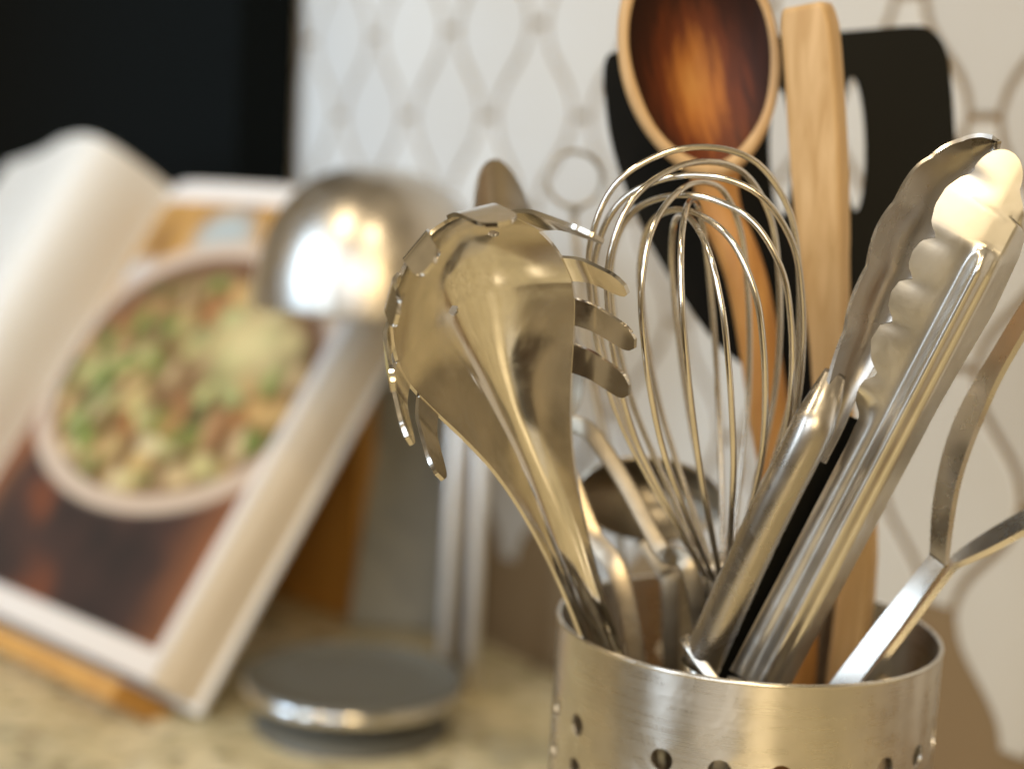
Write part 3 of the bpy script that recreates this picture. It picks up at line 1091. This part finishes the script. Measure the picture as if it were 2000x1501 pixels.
# ------------------------------------------------------------------ cookbook on its stand
def page_print():
    m_ = mat('printed_page', (0.8, 0.76, 0.7), 0.6, Specular_IOR_Level=0.15)
    k = N(m_)
    uv = k.n('UVMap').outputs[0]
    sp = k.n('SeparateXYZ', {0: uv})
    u, v = sp.outputs[0], sp.outputs[1]                  # u 0 gutter..1 fore edge ; v 0 bottom..1 top
    n1 = k.n('TexNoise', {'Vector': uv, 'Scale': 3.2, 'Detail': 3.0}).outputs[0]
    n2 = k.n('TexNoise', {'Vector': uv, 'Scale': 9.0, 'Detail': 3.0}).outputs[0]
    # table top in the picture: orange wood above, dark below with rusty edges
    top = k.ramp(n2, [(0.3, (0.22, 0.11, 0.04)), (0.5, (0.50, 0.27, 0.07)), (0.7, (0.55, 0.33, 0.16))])
    low = k.ramp(n1, [(0.35, (0.030, 0.022, 0.018)), (0.52, (0.060, 0.034, 0.026)), (0.68, (0.24, 0.070, 0.025))])
    side = k.math('ADD', k.math('ABSOLUTE', k.math('SUBTRACT', u, 0.52)), k.math('MULTIPLY', n1, 0.22))
    low = k.mix(k.n('MapRange', {0: side, 1: 0.42, 2: 0.62}).outputs[0], low, (0.34, 0.13, 0.05))
    blend = k.n('MapRange', {0: v, 1: 0.40, 2: 0.62}).outputs[0]
    c_ = k.mix(blend, low, top)

    def blob(cx, cy, rx, ry, soft, col, base):
        x = k.math('DIVIDE', k.math('SUBTRACT', u, cx), rx)
        y = k.math('DIVIDE', k.math('SUBTRACT', v, cy), ry)
        d = k.math('SQRT', k.math('ADD', k.math('MULTIPLY', x, x), k.math('MULTIPLY', y, y)))
        f = k.n('MapRange', {0: d, 1: 1.0, 2: 1.0 - soft}).outputs[0]
        return k.mix(f, base, col), d
    c_, _ = blob(0.42, 0.865, 0.14, 0.085, 0.5, (0.42, 0.46, 0.45), c_)
    c_, _ = blob(0.15, 0.755, 0.09, 0.06, 0.6, (0.50, 0.50, 0.50), c_)
    # bowl
    BX, BY, BRX, BRY = 0.545, 0.555, 0.535, 0.308
    c_, d = blob(BX, BY, BRX, BRY, 0.03, (0.60, 0.47, 0.36), c_)
    inner = k.n('MapRange', {0: d, 1: 0.885, 2: 0.845}).outputs[0]
    mp = k.n('Mapping', {'Vector': uv, 'Scale': (8.5, 10.0, 1)}).outputs[0]
    wq = k.n('TexNoise', {'Vector': mp, 'Scale': 1.2, 'Detail': 2.0})
    wp = k.n('VectorMath', {0: mp, 1: wq.outputs['Color']}, operation='ADD').outputs[0]
    vo = k.n('TexVoronoi', {'Vector': wp, 'Scale': 1.7, 'Randomness': 1.0})
    sc = k.n('SeparateColor', {0: vo.outputs['Color']}).outputs[0]
    food = k.ramp(sc, [(0.0, (0.07, 0.15, 0.03)), (0.2, (0.22, 0.30, 0.07)), (0.32, (0.66, 0.58, 0.26)), (0.5, (0.62, 0.36, 0.13)), (0.64, (0.72, 0.60, 0.34)), (0.78, (0.36, 0.13, 0.04)), (0.9, (0.55, 0.58, 0.24)), (1.0, (0.05, 0.07, 0.02))])
    sh = k.n('MapRange', {0: vo.outputs['Distance'], 1: 0.25, 2: 0.75}).outputs[0]
    food = k.mix(k.math('MULTIPLY', sh, 0.9), food, (0.16, 0.08, 0.03))
    food, _ = blob(0.74, 0.64, 0.22, 0.12, 0.9, (0.66, 0.56, 0.28), food)
    food = k.mix(k.n('MapRange', {0: k.math('ADD', d, k.math('MULTIPLY', v, 0.35)), 1: 0.93, 2: 1.04}).outputs[0], food, (0.17, 0.085, 0.045))
    c_ = k.mix(inner, c_, food)
    # white margins
    ins = k.math('MULTIPLY', k.n('MapRange', {0: v, 1: 0.050, 2: 0.054}).outputs[0], k.n('MapRange', {0: v, 1: 0.952, 2: 0.948}).outputs[0])
    ins = k.math('MULTIPLY', ins, k.n('MapRange', {0: u, 1: 0.972, 2: 0.968}).outputs[0])
    ins = k.math('MULTIPLY', ins, k.n('MapRange', {0: u, 1: 0.030, 2: 0.034}).outputs[0])
    c_ = k.mix(ins, (0.80, 0.74, 0.68), c_)
    k.l(k.mix(1.0, c_, (0.80, 0.77, 0.74), 'MULTIPLY'), k.b.inputs['Base Color'])
    return m_


def uv_from(o, uvs):
    ul = o.data.uv_layers.new(name='UVMap')
    for lp in o.data.loops: ul.data[lp.index].uv = uvs[lp.vertex_index]


def build_book():
    z0 = 0.026
    br = PZ(292, 1332, z0)
    bl = PZ(-170, 1125, z0)
    e1 = (br - bl); Wd = e1.length; e1.normalize()        # gutter -> fore edge
    hb = V((-e1.y, e1.x, 0)); hb = hb if hb.x > 0 else -hb
    # tilt and height from the upper fore-edge corner
    best = None
    for hi in range(220, 400, 3):
        for ti in range(15, 56):
            t_ = radians(ti)
            q = br + (hb * sin(t_) + V((0, 0, cos(t_)))) * (hi * 0.001)
            v = q - CAM; d = v.dot(FW)
            er = abs(1000 + FPX * v.dot(RT) / d - 820) + abs(750.5 - FPX * v.dot(UP) / d - 390)
            if best is None or er < best[0]: best = (er, hi * 0.001, t_)
    _, Hh, tl = best
    up = hb * sin(tl) + V((0, 0, cos(tl)))
    nb = e1.cross(up).normalized()
    if nb.dot(TC) > 0: nb = -nb                            # points away from the reader
    print('book', Wd, Hh, math.degrees(tl))
    book = thing('cookbook', bl + e1 * Wd * 0.5, 'open cookbook showing a bowl of food on its page, propped on a wooden stand', 'book')
    TB = 0.030
    # right page sheet with a soft roll into the gutter
    nu, nv = 24, 14

    def surf(u, v, lift=0.0):
        roll = 0.012 * (1 - min(1, u / 0.16)) ** 2
        sag = 0.004 * sin(u * pi)
        return bl + e1 * (u * Wd) + up * (v * Hh) + nb * (roll - sag - lift)
    vs = [surf(i / nu, j / nv) for i in range(nu + 1) for j in range(nv + 1)]
    o = mk('printed_page', vs, grid_faces(nu + 1, nv + 1), page_print(), book)
    uv_from(o, [(i / nu, j / nv) for i in range(nu + 1) for j in range(nv + 1)])
    # page block: fanned fore edge
    prof = [(0.0, 0.0005), (0.004, 0.004), (0.009, 0.010), (0.012, 0.018), (0.013, TB)]
    vs, uvs = [], []
    for j in range(nv + 1):
        for (de, dn) in prof:
            vs.append(bl + e1 * (Wd + de * (0.6 + 0.4 * j / nv)) + up * (Hh * j / nv) + nb * dn)
            uvs.append((j / nv, dn / TB))
    o = mk('fore_edge', vs, grid_faces(nv + 1, len(prof)), PAPEREDGE, book)
    uv_from(o, uvs)
    # bottom and top edges of the block, back cover
    for vv in (0.0, 1.0):
        pv, pu = [], []
        for i in range(nu + 1):
            s0 = surf(i / nu, vv) + nb * 0.0004
            s1 = bl + e1 * (i / nu * Wd) + up * (vv * Hh) + nb * TB
            for q in range(4):
                pv.append(s0.lerp(s1, q / 3)); pu.append((i / nu, q / 3))
        o = mk('page_edge', pv, grid_faces(nu + 1, 4), PAPEREDGE, book)
        uv_from(o, pu)
    slab('cover', bl + nb * (TB + 0.0004) - e1 * 0.26 - up * 0.003, e1 * (Wd + 0.26 + 0.014), up * (Hh + 0.006), nb * 0.003, mat('cover_board', (0.75, 0.72, 0.68), 0.5), book)
    # turned pages on the left: sheets arching up out of the gutter
    for sh in range(5):
        lift = 0.060 - 0.011 * sh
        wid = 0.21 + 0.004 * sh
        vs = []
        for i in range(25):
            q = i / 24
            off = -wid * (q ** 1.05) * (1 - 0.10 * sin(q * pi))
            h = lift * smooth_tab([(0, 0), (.06, .52), (.14, .86), (.24, 1.0), (.40, .93), (.70, .62), (1, .32)], q)
            for j in range(nv + 1):
                v = j / nv
                hh = h * (0.86 + 0.20 * v)
                vs.append(bl + e1 * (0.004 + off + 0.010 * sin(min(1, q * 2.2) * pi) * (1 - 0.35 * sh / 4)) + up * (Hh * v) - nb * (hh - 0.010))
        mk('turned_page', vs, grid_faces(25, nv + 1), PAPER, book)
    # stand
    sroot = thing('book_stand', V((*(bl + e1 * Wd * 0.5 + hb * 0.05).xy, 0)), 'orange brown wooden stand holding up the open cookbook', 'book stand')
    bk = bl + nb * (TB + 0.006)
    slab('ledge', bl - e1 * 0.20 - nb * 0.010 + up * -0.019, e1 * (Wd + 0.20 - 0.010), nb * (TB + 0.030), up * 0.013, WOODSTAND, sroot)
    slab('back_board', bk - e1 * 0.20, e1 * (Wd + 0.20 - 0.055), up * (Hh * 0.80), nb * 0.012, WOODSTAND, sroot)
    # rear leg down to the counter, its edge showing right of the book
    q0 = PZ(690, 1212, 0.0)
    q0 = V((q0.x, q0.y, 0.001))
    slab('rear_leg', q0, -e1 * 0.16 + V((0, 0, 0)), hb * 0.014, V((0, 0, 0.17)), WOODSTAND, sroot)
    return bl, br, up, nb, e1, hb


build_book()

# ------------------------------------------------------------------ slate board and black appliance
pa = PZ(676, 1222, 0.0)
pb = PZ(868, 1235, 0.0)
ex = (pb - pa)
slb = slab('stone_board', V((pa.x, pa.y, 0.0)), V((ex.x, ex.y, 0)), V((0.02, 0.05, 0.24)), V((0.004, 0.014, 0)), SLATE)
tag(slb, 'dark grey stone board leaning behind the dome stand', 'board')
bevel(slb, 0.003)

q = PN(581, 150, WN, WD - 0.007)
q = V((q.x, q.y, 0.001))
ap = thing('black_appliance', q - WDIR * 0.35 - WN * 0.03, 'tall flat black appliance against the tiles behind the cookbook', 'appliance')
o = slab('housing', q - WDIR * 1.0 - WN * 0.055, WDIR * 1.0, WN * 0.055, V((0, 0, 0.62)), BLACKGLOSS, ap)
bevel(o, 0.004)
